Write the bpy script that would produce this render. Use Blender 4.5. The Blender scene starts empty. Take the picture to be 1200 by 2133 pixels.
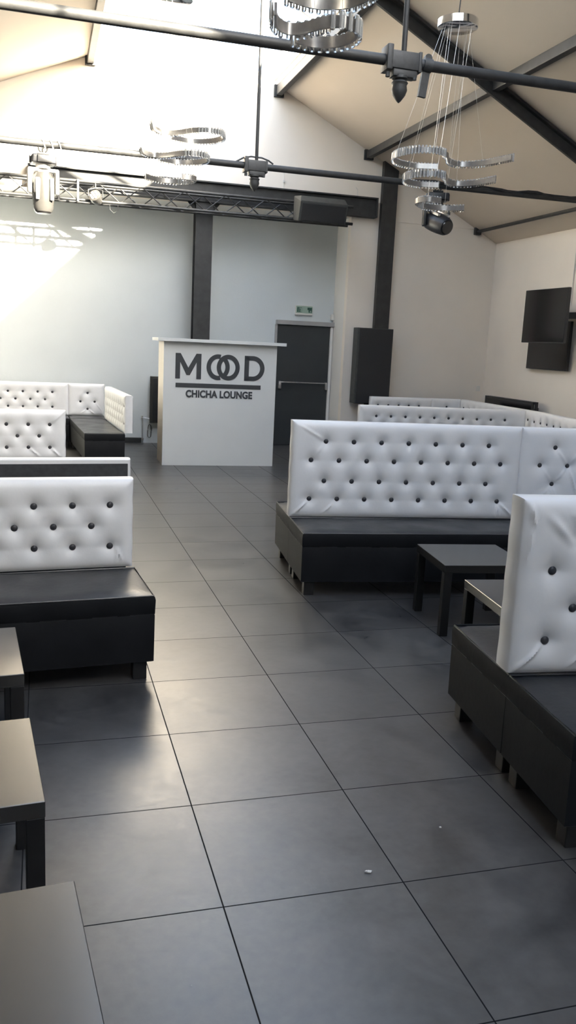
import bpy, bmesh, math, random
from mathutils import Vector, Matrix
random.seed(7)
PI = math.pi
SC = bpy.context.scene
COL = SC.collection
R = math.radians

# ------------------------------------------------------------------ materials
def mat(name, color, rough=0.5, metal=0.0, spec=0.5, **kw):
    m = bpy.data.materials.new(name); m.use_nodes = True
    b = m.node_tree.nodes['Principled BSDF']
    b.inputs['Base Color'].default_value = (*color, 1)
    b.inputs['Roughness'].default_value = rough
    b.inputs['Metallic'].default_value = metal
    b.inputs['Specular IOR Level'].default_value = spec
    for k, v in kw.items():
        b.inputs[k.replace('_', ' ')].default_value = v
    return m

def noisy(m, scale=8.0, lo=0.9, hi=1.1, bump=0.0, bscale=60.0, rvar=0.0, detail=4):
    """procedural variation of colour, roughness and a fine bump, in object space"""
    nt = m.node_tree; N = nt.nodes; Lk = nt.links
    b = N['Principled BSDF']
    tc = N.new('ShaderNodeTexCoord')
    n = N.new('ShaderNodeTexNoise'); n.inputs['Scale'].default_value = scale; n.inputs['Detail'].default_value = detail
    Lk.new(tc.outputs['Object'], n.inputs['Vector'])
    mr = N.new('ShaderNodeMapRange'); mr.inputs['From Min'].default_value = .3; mr.inputs['From Max'].default_value = .7
    mr.inputs['To Min'].default_value = lo; mr.inputs['To Max'].default_value = hi
    Lk.new(n.outputs['Fac'], mr.inputs['Value'])
    mx = N.new('ShaderNodeVectorMath'); mx.operation = 'SCALE'
    mx.inputs[0].default_value = b.inputs['Base Color'].default_value[:3]
    Lk.new(mr.outputs['Result'], mx.inputs['Scale'])
    Lk.new(mx.outputs['Vector'], b.inputs['Base Color'])
    if rvar:
        r0 = b.inputs['Roughness'].default_value
        m2 = N.new('ShaderNodeMapRange'); m2.inputs['From Min'].default_value = .3; m2.inputs['From Max'].default_value = .7
        m2.inputs['To Min'].default_value = r0 - rvar; m2.inputs['To Max'].default_value = r0 + rvar
        Lk.new(n.outputs['Fac'], m2.inputs['Value']); Lk.new(m2.outputs['Result'], b.inputs['Roughness'])
    if bump:
        n2 = N.new('ShaderNodeTexNoise'); n2.inputs['Scale'].default_value = bscale; n2.inputs['Detail'].default_value = 3
        Lk.new(tc.outputs['Object'], n2.inputs['Vector'])
        bp = N.new('ShaderNodeBump'); bp.inputs['Strength'].default_value = bump; bp.inputs['Distance'].default_value = .004
        Lk.new(n2.outputs['Fac'], bp.inputs['Height']); Lk.new(bp.outputs['Normal'], b.inputs['Normal'])
    return m

M = {}
M['wall'] = noisy(mat('white_wall_paint', (.73, .715, .69), .85, spec=.25), 1.3, .97, 1.03, .25, 35)
M['gable'] = noisy(mat('white_wall_warm_light_tint', (.80, .735, .66), .85, spec=.25), 1.3, .97, 1.03, .25, 35)  # white walls, with the warm light put into the base colour
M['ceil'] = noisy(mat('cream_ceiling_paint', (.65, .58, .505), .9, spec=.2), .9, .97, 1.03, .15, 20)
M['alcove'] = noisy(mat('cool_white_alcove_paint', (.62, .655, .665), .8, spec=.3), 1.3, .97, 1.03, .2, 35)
M['steel'] = noisy(mat('dark_grey_painted_steel', (.032, .032, .032), .55, spec=.4), 10, .8, 1.25, .2, 50)
M['cast'] = noisy(mat('dark_cast_iron', (.04, .04, .04), .5, spec=.45), 20, .8, 1.25, .3, 80)
M['alu'] = noisy(mat('dull_grey_truss_metal', (.055, .055, .055), .45, .7), 20, .85, 1.15)
M['white_vinyl'] = noisy(mat('white_faux_leather', (.83, .825, .83), .36, spec=.5), 6, .98, 1.02, .12, 45)
M['black_vinyl'] = noisy(mat('black_faux_leather', (.009, .010, .013), .36, spec=.55), 5, .85, 1.2, .25, 30, rvar=.06)
M['black_skirt'] = noisy(mat('dull_black_seat_skirt', (.010, .0105, .012), .62, spec=.18), 5, .85, 1.2, .25, 30)
M['black_cloth'] = noisy(mat('black_backing_cloth', (.05, .052, .056), .8, spec=.3), 30, .85, 1.15)
M['button'] = noisy(mat('dark_grey_button', (.035, .035, .04), .45), 40, .9, 1.1)
M['leg'] = noisy(mat('black_stained_wood_leg', (.012, .011, .011), .5), 20, .8, 1.2)
M['table'] = noisy(mat('black_lacquered_tabletop', (.026, .024, .021), .27, spec=1.0, IOR=1.75), 3, .97, 1.03)
M['desk'] = noisy(mat('white_laminate_panel', (.70, .71, .70), .5), 3, .98, 1.02, .05, 40)
M['desk_side'] = noisy(mat('cream_laminate_edge', (.72, .66, .58), .55), 3, .98, 1.02)
M['letter'] = noisy(mat('anthracite_lettering', (.045, .048, .052), .5), 30, .95, 1.05)
M['door'] = noisy(mat('charcoal_door_paint', (.027, .031, .033), .5), 4, .92, 1.08, .1, 40)
M['frame'] = noisy(mat('grey_door_frame_paint', (.34, .33, .32), .5), 6, .95, 1.05)
M['jamb'] = noisy(mat('white_door_jamb_paint', (.72, .71, .68), .5), 6, .97, 1.03)
M['chrome'] = noisy(mat('polished_chrome', (.80, .80, .80), .12, 1.0), 10, .97, 1.02)
M['brushed'] = noisy(mat('brushed_steel', (.48, .48, .49), .35, 1.0), 30, .9, 1.1)
M['screen'] = noisy(mat('black_screen_glass', (.012, .011, .011), .16, spec=.6), 2, .9, 1.1)
M['plastic'] = noisy(mat('black_plastic_housing', (.02, .02, .022), .4), 15, .85, 1.15, .1, 90)
M['headshell'] = noisy(mat('grey_glossy_lamp_shell', (.045, .043, .04), .25), 15, .9, 1.1)
M['grille'] = noisy(mat('black_speaker_grille', (.018, .018, .019), .6), 200, .6, 1.4, .6, 260)
M['spk_side'] = noisy(mat('worn_dark_cabinet_paint', (.05, .052, .05), .6), 20, .9, 1.15)
M['exit'] = noisy(mat('pale_green_sign_face', (.30, .40, .33), .45), 10, .97, 1.03)
M['exit_dark'] = noisy(mat('dark_green_sign_print', (.03, .10, .07), .5), 10, .95, 1.05)
M['white_plastic'] = noisy(mat('white_plastic', (.68, .66, .62), .45), 10, .98, 1.02)
M['board'] = noisy(mat('black_skirting_paint', (.02, .021, .022), .5), 8, .9, 1.1)
M['wire'] = noisy(mat('bright_suspension_wire', (.85, .83, .78), .35, .6), 10, .97, 1.03)
M['lens'] = noisy(mat('clear_lamp_lens', (.75, .75, .78), .1, spec=.8), 10, .95, 1.05)
M['band'] = noisy(mat('brushed_chrome_ring_band', (.36, .35, .34), .3, .85), 30, .9, 1.1)

def glass_mat():
    m = bpy.data.materials.new('crystal_glass'); m.use_nodes = True
    nt = m.node_tree; N = nt.nodes; Lk = nt.links
    b = N['Principled BSDF']
    b.inputs['Base Color'].default_value = (.93, .93, .92, 1); b.inputs['Roughness'].default_value = .06
    b.inputs['IOR'].default_value = 1.5; b.inputs['Transmission Weight'].default_value = .72; b.inputs['Specular IOR Level'].default_value = 1.0
    return m
M['crystal'] = glass_mat()

def pane_mat():
    """clear roof glazing: lets light straight through, a little gloss on the surface"""
    m = bpy.data.materials.new('skylight_glass'); m.use_nodes = True
    nt = m.node_tree; N = nt.nodes; Lk = nt.links
    N.remove(N['Principled BSDF'])
    t = N.new('ShaderNodeBsdfTransparent'); t.inputs['Color'].default_value = (.95, .97, .97, 1)
    g = N.new('ShaderNodeBsdfGlossy'); g.inputs['Roughness'].default_value = .05
    x = N.new('ShaderNodeMixShader')
    x.inputs[0].default_value = .05; Lk.new(t.outputs[0], x.inputs[1]); Lk.new(g.outputs[0], x.inputs[2])
    Lk.new(x.outputs[0], N['Material Output'].inputs['Surface'])
    return m
M['pane'] = pane_mat()

def floor_mat():
    m = bpy.data.materials.new('dark_slate_floor_tiles'); m.use_nodes = True
    nt = m.node_tree; N = nt.nodes; Lk = nt.links
    b = N['Principled BSDF']; b.inputs['Specular IOR Level'].default_value = .9
    tc = N.new('ShaderNodeTexCoord'); sep = N.new('ShaderNodeSeparateXYZ'); Lk.new(tc.outputs['Object'], sep.inputs[0])
    def math_(op, a, bb=None, c=None):
        n = N.new('ShaderNodeMath'); n.operation = op
        for i, v in enumerate((a, bb, c)):
            if v is None: continue
            if isinstance(v, (int, float)): n.inputs[i].default_value = v
            else: Lk.new(v, n.inputs[i])
        return n.outputs[0]
    def edge(o):
        q = math_('DIVIDE', o, .6); f = math_('FRACT', q); d = math_('ABSOLUTE', math_('SUBTRACT', f, .5))
        return math_('MULTIPLY', math_('SUBTRACT', .5, d), .6), math_('FLOOR', q)
    ex, fx = edge(sep.outputs[0]); ey, fy = edge(sep.outputs[1])
    e = math_('MINIMUM', ex, ey)
    g = N.new('ShaderNodeMapRange'); g.interpolation_type = 'SMOOTHSTEP'
    g.inputs['From Min'].default_value = .0014; g.inputs['From Max'].default_value = .0032
    Lk.new(e, g.inputs['Value'])          # 0 in the joint, 1 on the tile
    cid = N.new('ShaderNodeCombineXYZ'); Lk.new(fx, cid.inputs[0]); Lk.new(fy, cid.inputs[1])
    wn = N.new('ShaderNodeTexWhiteNoise'); Lk.new(cid.outputs[0], wn.inputs['Vector'])
    off = N.new('ShaderNodeVectorMath'); off.operation = 'SCALE'; Lk.new(wn.outputs['Color'], off.inputs[0]); off.inputs['Scale'].default_value = 9
    ad = N.new('ShaderNodeVectorMath'); ad.operation = 'ADD'; Lk.new(tc.outputs['Object'], ad.inputs[0]); Lk.new(off.outputs[0], ad.inputs[1])
    n1 = N.new('ShaderNodeTexNoise'); n1.inputs['Scale'].default_value = 3.2; n1.inputs['Detail'].default_value = 8; n1.inputs['Roughness'].default_value = .62
    n1.inputs['Distortion'].default_value = .6
    Lk.new(ad.outputs[0], n1.inputs['Vector'])
    n2 = N.new('ShaderNodeTexNoise'); n2.inputs['Scale'].default_value = 26; n2.inputs['Detail'].default_value = 6; Lk.new(ad.outputs[0], n2.inputs['Vector'])
    mixn = math_('ADD', math_('MULTIPLY', n1.outputs['Fac'], .7), math_('MULTIPLY', n2.outputs['Fac'], .3))
    cr = N.new('ShaderNodeValToRGB'); Lk.new(mixn, cr.inputs[0])
    cr.color_ramp.elements[0].position = .32; cr.color_ramp.elements[0].color = (.027, .0265, .028, 1)
    cr.color_ramp.elements[1].position = .68; cr.color_ramp.elements[1].color = (.086, .082, .079, 1)
    tv = N.new('ShaderNodeMapRange'); tv.inputs['To Min'].default_value = .93; tv.inputs['To Max'].default_value = 1.07; Lk.new(wn.outputs['Value'], tv.inputs['Value'])
    sc = N.new('ShaderNodeVectorMath'); sc.operation = 'SCALE'; Lk.new(cr.outputs[0], sc.inputs[0]); Lk.new(tv.outputs[0], sc.inputs['Scale'])
    mx = N.new('ShaderNodeMix'); mx.data_type = 'RGBA'; Lk.new(g.outputs[0], mx.inputs['Factor'])
    mx.inputs['A'].default_value = (.016, .016, .017, 1); Lk.new(sc.outputs[0], mx.inputs['B'])
    Lk.new(mx.outputs['Result'], b.inputs['Base Color'])
    rr = N.new('ShaderNodeMapRange'); rr.inputs['From Min'].default_value = .3; rr.inputs['From Max'].default_value = .7
    rr.inputs['To Min'].default_value = .27; rr.inputs['To Max'].default_value = .38; Lk.new(mixn, rr.inputs['Value']); Lk.new(math_('ADD', rr.outputs[0], math_('MULTIPLY', math_('SUBTRACT', 1, g.outputs[0]), .5)), b.inputs['Roughness'])
    hh = math_('MULTIPLY', mixn, .8)
    sp_ = math_('MULTIPLY', g.outputs[0], .9); Lk.new(sp_, b.inputs['Specular IOR Level'])
    bp = N.new('ShaderNodeBump'); bp.inputs['Strength'].default_value = .35; bp.inputs['Distance'].default_value = .004
    Lk.new(hh, bp.inputs['Height']); Lk.new(bp.outputs['Normal'], b.inputs['Normal'])
    return m
M['floor'] = floor_mat()

# ------------------------------------------------------------------ mesh helpers
class MB:
    def __init__(s): s.bm = bmesh.new()
    def box(s, x0, x1, y0, y1, z0, z1, bevel=0.0, seg=2, mtx=None):
        b = bmesh.new()
        v = [b.verts.new((x, y, z)) for z in (z0, z1) for y in (y0, y1) for x in (x0, x1)]
        for f in ((0, 2, 3, 1), (4, 5, 7, 6), (0, 1, 5, 4), (2, 6, 7, 3), (0, 4, 6, 2), (1, 3, 7, 5)): b.faces.new([v[i] for i in f])
        if bevel: bmesh.ops.bevel(b, geom=list(b.edges), offset=bevel, segments=seg, affect='EDGES', profile=.6)
        if mtx: bmesh.ops.transform(b, matrix=mtx, verts=b.verts)
        s._join(b); return s
    def _join(s, b):
        me = bpy.data.meshes.new('tmp'); b.to_mesh(me); b.free(); s.bm.from_mesh(me); bpy.data.meshes.remove(me)
    def bar(s, p, q, w, h=None, up=(0, 0, 1), bevel=0.0):
        """rectangular bar from p to q, w across, h along up"""
        h = h or w; p = Vector(p); q = Vector(q); d = q - p; L = d.length; d.normalize()
        u = Vector(up); sx = d.cross(u)
        if sx.length < 1e-5: sx = d.cross(Vector((0, 1, 0)))
        sx.normalize(); u = sx.cross(d)
        m = Matrix((sx, d, u)).transposed().to_4x4(); m.translation = p
        s.box(-w/2, w/2, 0, L, -h/2, h/2, bevel, 2, m); return s
    def tube(s, pts, r, n=10, closed=False, cap=True):
        pts = [Vector(p) for p in pts]; N = len(pts); rings = []
        up = None
        for i, p in enumerate(pts):
            a = pts[(i-1) % N] if (closed or i > 0) else p
            c = pts[(i+1) % N] if (closed or i < N-1) else p
            d = (c - a).normalized()
            if up is None:
                up = d.cross(Vector((0, 0, 1)))
                if up.length < 1e-4: up = Vector((1, 0, 0))
            up = (up - d*up.dot(d)).normalized(); w = d.cross(up)
            rr = r[i] if isinstance(r, (list, tuple)) else r
            rings.append([s.bm.verts.new(p + rr*(math.cos(2*PI*k/n)*up + math.sin(2*PI*k/n)*w)) for k in range(n)])
        for i in range(N if closed else N-1):
            A = rings[i]; B = rings[(i+1) % N]
            for k in range(n):
                try: s.bm.faces.new((A[k], A[(k+1) % n], B[(k+1) % n], B[k]))
                except ValueError: pass
        if cap and not closed:
            s.bm.faces.new(rings[0][::-1]); s.bm.faces.new(rings[-1])
        return s
    def lathe(s, prof, n=24, mtx=None):
        """prof: (radius, z) from bottom to top"""
        b = bmesh.new(); rings = []
        for r, z in prof:
            rings.append([b.verts.new((max(r, 1e-4)*math.cos(2*PI*k/n), max(r, 1e-4)*math.sin(2*PI*k/n), z)) for k in range(n)])
        for i in range(len(rings)-1):
            for k in range(n): b.faces.new((rings[i][k], rings[i][(k+1) % n], rings[i+1][(k+1) % n], rings[i+1][k]))
        b.faces.new(rings[0][::-1]); b.faces.new(rings[-1])
        if mtx: bmesh.ops.transform(b, matrix=mtx, verts=b.verts)
        s._join(b); return s
    def prism(s, poly, axis, a, b_, holes=None):
        """poly: 2D points; extruded along axis from a to b_ ('y': poly in x,z ; 'x': poly in y,z ; 'z': poly in x,y)"""
        def P(p, t):
            return {'y': (p[0], t, p[1]), 'x': (t, p[0], p[1]), 'z': (p[0], p[1], t)}[axis]
        b = bmesh.new()
        A = [b.verts.new(P(p, a)) for p in poly]; B = [b.verts.new(P(p, b_)) for p in poly]
        b.faces.new(A); b.faces.new(B[::-1])
        for i in range(len(poly)): b.faces.new((A[i], B[i], B[(i+1) % len(poly)], A[(i+1) % len(poly)]))
        s._join(b); return s
    def build(s, name, m, parent=None, smooth=False, loc=None, rotz=0):
        bmesh.ops.recalc_face_normals(s.bm, faces=s.bm.faces)
        me = bpy.data.meshes.new(name); s.bm.to_mesh(me); s.bm.free()
        me.materials.append(M[m] if isinstance(m, str) else m)
        if smooth:
            me.polygons.foreach_set('use_smooth', [True]*len(me.polygons))
            me.set_sharp_from_angle(angle=R(40))
        o = bpy.data.objects.new(name, me); COL.objects.link(o)
        if parent: o.parent = parent
        if loc: o.location = loc
        if rotz: o.rotation_euler.z = rotz
        return o

def tag(o, label, cat, group=None, kind=None):
    o['label'] = label; o['category'] = cat
    if group: o['group'] = group
    if kind: o['kind'] = kind
    return o
def thing(name, label, cat, loc=(0, 0, 0), rotz=0, group=None):
    o = bpy.data.objects.new(name, None); COL.objects.link(o)
    o.empty_display_size = .1
    o.location = loc; o.rotation_euler = (0, 0, rotz)
    return tag(o, label, cat, group)
def struct(o): o['kind'] = 'structure'; return o
def inst(src, name, loc, parent, rot=None):
    c = bpy.data.objects.new(name, src.data); COL.objects.link(c); c.parent = parent; c.location = loc
    if rot is not None: c.rotation_euler = rot
    return c

# ------------------------------------------------------------------ the room
XL, XR, YF, YG, YA = -3.56, 6.86, -5.0, 11.22, 11.87      # left, right, behind camera, gable face, alcove back
ZB = 3.75                                                # underside of the steel lintel
EL, ER, KL, KR = 0.20, 2.93, .41, .514                   # skylight edges and the two roof pitches
def zl(x): return 5.63 + KL*(x - .20)
def zr(x): return 5.55 - KR*(x - 2.93)
XRG = (5.55 + KR*2.93 - 5.63 + KL*.20)/(KL + KR); ZRG = zl(XRG)
T = .14

MB().box(XL-.2, XR+.2, YF-.2, YA+.2, -.1, 0).build('floor', 'floor')['kind'] = 'structure'
fl = bpy.data.objects['floor']

g = MB()
g.prism([(XL, ZB), (XR, ZB), (XR, zr(XR)), (ER, zr(ER)), (XRG, ZRG), (EL, zl(EL)), (XL, zl(XL))], 'y', YG, YG+.12) if zr(XR) > ZB else \
 g.prism([(XL, ZB), (ER+(5.55-ZB)/KR, ZB), (ER, zr(ER)), (XRG, ZRG), (EL, zl(EL)), (XL, max(zl(XL), ZB+.001))], 'y', YG, YG+.12)
xk = ER+(5.55-ZB)/KR
g.prism([(4.25, 0), (XR, 0), (XR, zr(XR)), (xk, ZB), (4.25, ZB)], 'y', YG, YG+.12)
struct(g.build('wall_back', 'gable'))
a = MB()
a.box(XL, 4.37, YA, YA+.1, 0, 3.9)
struct(a.build('wall_alcove', 'alcove'))
a = MB(); a.box(4.25, 4.37, YG+.12, YA, 0, ZB)
struct(a.build('wall_alcove_side', 'wall'))
struct(MB().box(XL, 4.37, YG+.12, YA, ZB, ZB+.1).build('ceiling_alcove', 'wall'))
struct(MB().box(XR, XR+.12, YF, YG+.12, 0, zr(XR)).build('wall_right', 'gable'))
struct(MB().box(XL-.12, XL, YF, YA, 0, zl(XL)).build('wall_left', 'wall'))
struct(MB().box(XL, XL+.03, YF, YG-.2, 0, 2.1, .004).build('trim_added_dark', 'board'))   # unseen dark panel, added so bench ends don't reflect a sunlit left wall
g = MB(); g.prism([(XL, 0), (XR, 0), (XR, zr(XR)), (XRG, ZRG), (XL, zl(XL))], 'y', YF-.12, YF)
struct(g.build('wall_front', 'wall'))
# roof slopes (slabs) left and right of the glazed ridge
g = MB(); g.prism([(ER, zr(ER)), (XR+.2, zr(XR+.2)), (XR+.2, zr(XR+.2)+T), (ER, zr(ER)+T)], 'y', YF-.1, YG+.15)
struct(g.build('ceiling_right', 'ceil'))
g = MB(); g.prism([(EL, zl(EL)), (XL-.2, zl(XL-.2)), (XL-.2, zl(XL-.2)+T), (EL, zl(EL)+T)], 'y', YF-.1, YG+.15)
struct(g.build('ceiling_left', 'ceil'))
# ridge skylight
sk = bpy.data.objects.new('window_1', None); COL.objects.link(sk); sk['kind'] = 'structure'
fr = MB()
fr.bar((XRG, YF, ZRG+.02), (XRG, YG+.1, ZRG+.02), .05, .08)
fr.bar((EL, YF, zl(EL)+.11), (EL, YG+.1, zl(EL)+.11), .05, .06)
fr.bar((ER, YF, zr(ER)+.11), (ER, YG+.1, zr(ER)+.11), .05, .06)
y = YF + .4
while y < YG:
    fr.bar((EL, y, zl(EL)+.10), (XRG, y, ZRG+.03), .035, .04); fr.bar((ER, y, zr(ER)+.10), (XRG, y, ZRG+.03), .035, .04); y += 1.35
fr.build('window_frame', 'white_plastic', sk)
p = MB(); p.prism([(EL, zl(EL)+.12), (XRG, ZRG+.05), (XRG, ZRG+.056), (EL, zl(EL)+.126)], 'y', YF, YG+.1)
p.build('pane', 'pane', sk)
p = MB(); p.prism([(ER, zr(ER)+.12), (XRG, ZRG+.05), (XRG, ZRG+.056), (ER, zr(ER)+.126)], 'y', YF, YG+.1)
p.build('pane', 'pane', sk)

struct(MB().box(XL, 1.03, YA-.02, YA, 0, .085, .003).build('baseboard_alcove', 'board'))
struct(MB().box(XR-.018, XR, YF, YG, 0, .09, .003).build('baseboard_right', 'white_plastic'))
struct(MB().box(4.37, XR, YG-.018, YG, 0, .09, .003).build('baseboard_back', 'white_plastic'))
struct(MB().box(5.0, XR, YG-.012, YG, 3.73, 3.745, .002).build('trim_1', 'gable'))   # fine ledge across the gable
struct(MB().tube([(XR-.012, 8.86, 3.5), (XR-.012, 8.85, 2.45)], .008, 6).build('trim_2', 'white_plastic'))

# ------------------------------------------------------------------ roof steelwork
def i_rail(mb, p, q, w, h):
    mb.bar(p, q, w, h)
# purlins
for nm, (x, zz), w, h, lab in (('roof_purlin', (2.96, 5.46), .09, .13, 'dark steel purlin along the right edge of the skylight'),
                               ('roof_purlin', (4.47, 4.70), .09, .11, 'dark purlin across the middle of the right ceiling slope'),
                               ('roof_purlin', (.17, 5.55), .09, .11, 'dark steel purlin along the left edge of the skylight')):
    o = MB()
    o.box(x-w/2, x+w/2, YF, YG, zz-h/2, zz+h/2, .008)
    o.box(x-w/2-.03, x+w/2+.03, YG-.05, YG, zz-h/2-.02, zz+h/2+.02, .004)      # end plate
    tag(o.build(nm, 'steel'), lab, 'beam', 'roof purlins')
o = MB(); o.tube([(6.47, YF, 3.69), (6.47, YG, 3.69)], .026, 10)
o.box(6.42, 6.53, YG-.07, YG, 3.64, 3.80, .006)
tag(o.build('roof_purlin', 'steel'), 'thin dark pipe-like purlin low on the right ceiling slope', 'beam', 'roof purlins')

def finial(mb, x, y, z, s=1.0):
    mt = Matrix.Translation((x, y, z)) @ Matrix.Scale(s, 4)
    mb.lathe([(.004, -.205), (.02, -.19), (.05, -.15), (.064, -.11), (.058, -.075), (.062, -.065), (.068, -.055), (.06, -.045), (.045, -.035), (.066, -.025), (.066, -.005), (.03, 0), (.03, .03)], 16, mt)
def roof_truss(y, lab, s, curved, kx=1.71):
    t = thing('roof_truss', lab, 'roof truss', (kx, y, 3.57), 0, 'iron roof trusses')
    zt = 0.0
    def X(x): return x-kx
    o = MB(); o.tube([(X(XL), 0, zt), (X(XR-.01), 0, zt)], .035, 12); o.build('tie_rod', 'steel', t, True)
    o = MB(); o.tube([(0, 0, .02), (0, 0, ZRG-3.57-.12)], .018, 10); o.build('king_rod', 'steel', t, True)
    # rafters: two flats side by side (T profile) against the slope
    for x0, x1, f in ((XRG, XR-.05, zr), (XRG, XL+.05, zl)):
        o = MB()
        a_, b_ = Vector((X(x0), 0, f(x0)-3.57-.03)), Vector((X(x1), 0, f(x1)-3.57-.03))
        if f is zr: a_.z = zr(x0)-3.57-.03
        o.bar(a_, b_, .15, .03); o.bar(a_-Vector((0, 0, .07)), b_-Vector((0, 0, .07)), .035, .14)
        o.build('rafter', 'steel', t)
    o = MB()
    o.box(-.13*s, .13*s, -.055, .055, -.055, .055, .012)
    o.box(-.165*s, -.115*s, -.065, .065, -.07, .085, .01); o.box(.11*s, .135*s, -.06, .06, -.065, .06, .005)
    o.box(-.10*s, .11*s, -.045, .045, -.10, -.05, .012)
    for xx in (-.14*s, .09*s): o.lathe([(.016, 0), (.016, .03)], 8, Matrix.Translation((xx, -.03, -.11)))
    if curved:
        o.tube([(-.26*s, 0, .03), (-.17*s, 0, .075), (-.06, 0, .095), (.06, 0, .092), (.16*s, 0, .07), (.22*s, 0, .04)], .009, 8)
    o.build('coupling_block', 'cast', t, True)
    o = MB(); finial(o, -.015, 0, -.085, s); o.build('finial', 'cast', t, True)
    return t
roof_truss(3.4, 'nearest iron roof truss, tie rod with urn-shaped finial beside the right crystal chandelier', .82, False, 1.785)
t2 = roof_truss(7.2, 'far iron roof truss whose rafter crosses the right ceiling slope', .85, True)
roof_truss(-.4, 'iron roof truss above and behind the viewpoint', 1.0, False)
# flat hanger plate on the near tie rod
o = MB()
prof = [(-.027, -.2), (.027, -.2), (.027, 0), (.027, .045)] + [(.027*math.cos(k*PI/8), .045+.027*math.sin(k*PI/8)) for k in range(1, 8)] + [(-.027, .045)]
o.prism(prof, 'y', -.012, .012); o.tube([(-.03, 0, 0), (.03, 0, 0)], .047, 12); o.lathe([(.012, 0), (.012, .01)], 8, Matrix.Translation((0, -.012, .04)) @ Matrix.Rotation(PI/2, 4, 'X'))
o = o.build('hanger_plate', 'cast', None, True, (1.955, 3.4, 3.57)); o.rotation_euler.y = R(7)
tag(o, 'flat black hanger plate clamped upright on the near tie rod', 'bracket')

# lintel I-beam and the columns
o = MB(); o.box(-.69, 4.62, YG-.16, YG, ZB, ZB+.02); o.box(-.69, 4.62, YG-.10, YG-.085, ZB+.02, ZB+.28); o.box(-.69, 4.62, YG-.16, YG, ZB+.28, ZB+.30)
o.box(-.70, -.68, YG-.16, YG, ZB, ZB+.3); o.box(4.61, 4.63, YG-.16, YG, ZB, ZB+.3)
tag(o.build('lintel_beam', 'steel'), 'long dark steel beam over the stage alcove opening', 'beam')
o = MB(); o.box(1.72, 1.98, YG-.13, YG-.115, 0, ZB-.002); o.box(1.72, 1.98, YG+.07, YG+.085, 0, ZB-.002); o.box(1.843, 1.857, YG-.115, YG+.07, 0, ZB-.002)
o.prism([(1.72, ZB-.002), (1.60, ZB-.002), (1.72, ZB-.14)], 'y', YG-.06, YG-.045); o.prism([(1.98, ZB-.002), (2.10, ZB-.002), (1.98, ZB-.14)], 'y', YG-.06, YG-.045)
tag(o.build('steel_column', 'steel'), 'dark steel column standing behind the white desk', 'column')
o = MB(); x0, x1 = 4.72, 4.97; ztop = lambda x: zr(x)-.005
o.prism([(x0, 0), (x1, 0), (x1, ztop(x1)), (x0, ztop(x0))], 'y', YG-.10, YG-.005)
o.box(x1, x1+.012, YG-.07, YG-.03, 3.6, 3.74)
tag(o.build('steel_column', 'steel'), 'tall dark column on the gable wall rising to the sloping ceiling', 'column')

# lighting truss (box section with zig-zag lacing) fixed in front of the lintel
t = thing('lighting_truss', 'long grey box truss running across the stage alcove opening', 'truss', (0, 0, 0))
TY0, TY1, TZ0, TZ1, TX0, TX1 = 10.80, 11.03, 3.58, 3.83, -3.45, 4.12
for yy in (TY0, TY1):
    for zz in (TZ0, TZ1):
        MB().tube([(TX0, yy, zz), (TX1, yy, zz)], .022, 10).build('chord', 'alu', t, True)
def lace(face):
    o = MB(); n = 24; dx = (TX1-.15-TX0)/n
    for k in range(n):
        xa = TX0+k*dx; xb = xa+dx; a_, b_ = (0, 1) if k % 2 else (1, 0)
        if face == 'f': P_ = [(xa, TY0, (TZ0, TZ1)[a_]), (xb, TY0, (TZ0, TZ1)[b_])]
        if face == 'r': P_ = [(xa, TY1, (TZ0, TZ1)[b_]), (xb, TY1, (TZ0, TZ1)[a_])]
        if face == 'b': P_ = [(xa, (TY0, TY1)[a_], TZ0), (xb, (TY0, TY1)[b_], TZ0)]
        o.tube(P_, .009, 6)
    if face == 'f': o.tube([(TX1-.15, TY0, TZ0), (TX1-.15, TY0, TZ1)], .009, 6)
    return o.build('lacing', 'alu', t, True)
for f in 'frb': lace(f)
MB().bar((-.02, TY0-.03, TZ0-.03), (-.02, TY0-.03, TZ1+.02), .03).build('upright', 'alu', t)
MB().bar((-.28, TY0-.03, TZ0-.03), (-.28, TY0-.03, TZ1+.02), .03).build('upright', 'alu', t)
o = MB(); o.tube([(.42, TY0, TZ0-.01), (.43, TY0-.01, TZ0-.10), (.48, TY0-.01, TZ0-.14), (.54, TY0, TZ0-.10), (.54, TY0, TZ0-.01)], .003, 5)
tag(o.build('cable_loop', 'alu', None, True), 'thin cable loop dangling under the box truss by the small spotlight', 'cable')

# hung loudspeaker on the truss
t = thing('hung_loudspeaker', 'black wedge loudspeaker hung at the right end of the box truss', 'speaker', (3.50, 10.42, 3.50), R(2))
o = MB()
b = bmesh.new()
w, d, h = .375, .30, .36
vs = [b.verts.new(v) for v in ((-w, -.02, 0), (w, -.02, 0), (w-.02, d, .05), (-w+.02, d, .05), (-w, -.10, h-.09), (w, -.10, h-.09), (w-.02, d, h+.04), (-w+.02, d, h+.04), (-w+.03, -.02, h), (w-.03, -.02, h))]
for f in ((0, 3, 2, 1), (0, 1, 5, 4), (4, 5, 9, 8), (8, 9, 6, 7), (2, 3, 7, 6)): b.faces.new([vs[i] for i in f])
b.faces.new([vs[i] for i in (0, 4, 8, 7, 3)]); b.faces.new([vs[i] for i in (1, 2, 6, 9, 5)])
bmesh.ops.recalc_face_normals(b, faces=b.faces)
bmesh.ops.bevel(b, geom=list(b.edges), offset=.008, segments=2, affect='EDGES')
o._join(b); o.build('cabinet', 'spk_side', t)
o = MB(); mt = Matrix.Rotation(R(-17), 4, 'X'); o.box(-.345, .345, -.008, .004, .015, .255, .004, 2, Matrix.Translation((0, -.026, 0)) @ Matrix.Rotation(R(16.5), 4, 'X')); o.build('grille', 'grille', t)
for q in (-.2, .2): MB().bar((q, .27, .36), (q, .40, .33), .04, .02).build('clamp', 'alu', t)

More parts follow.
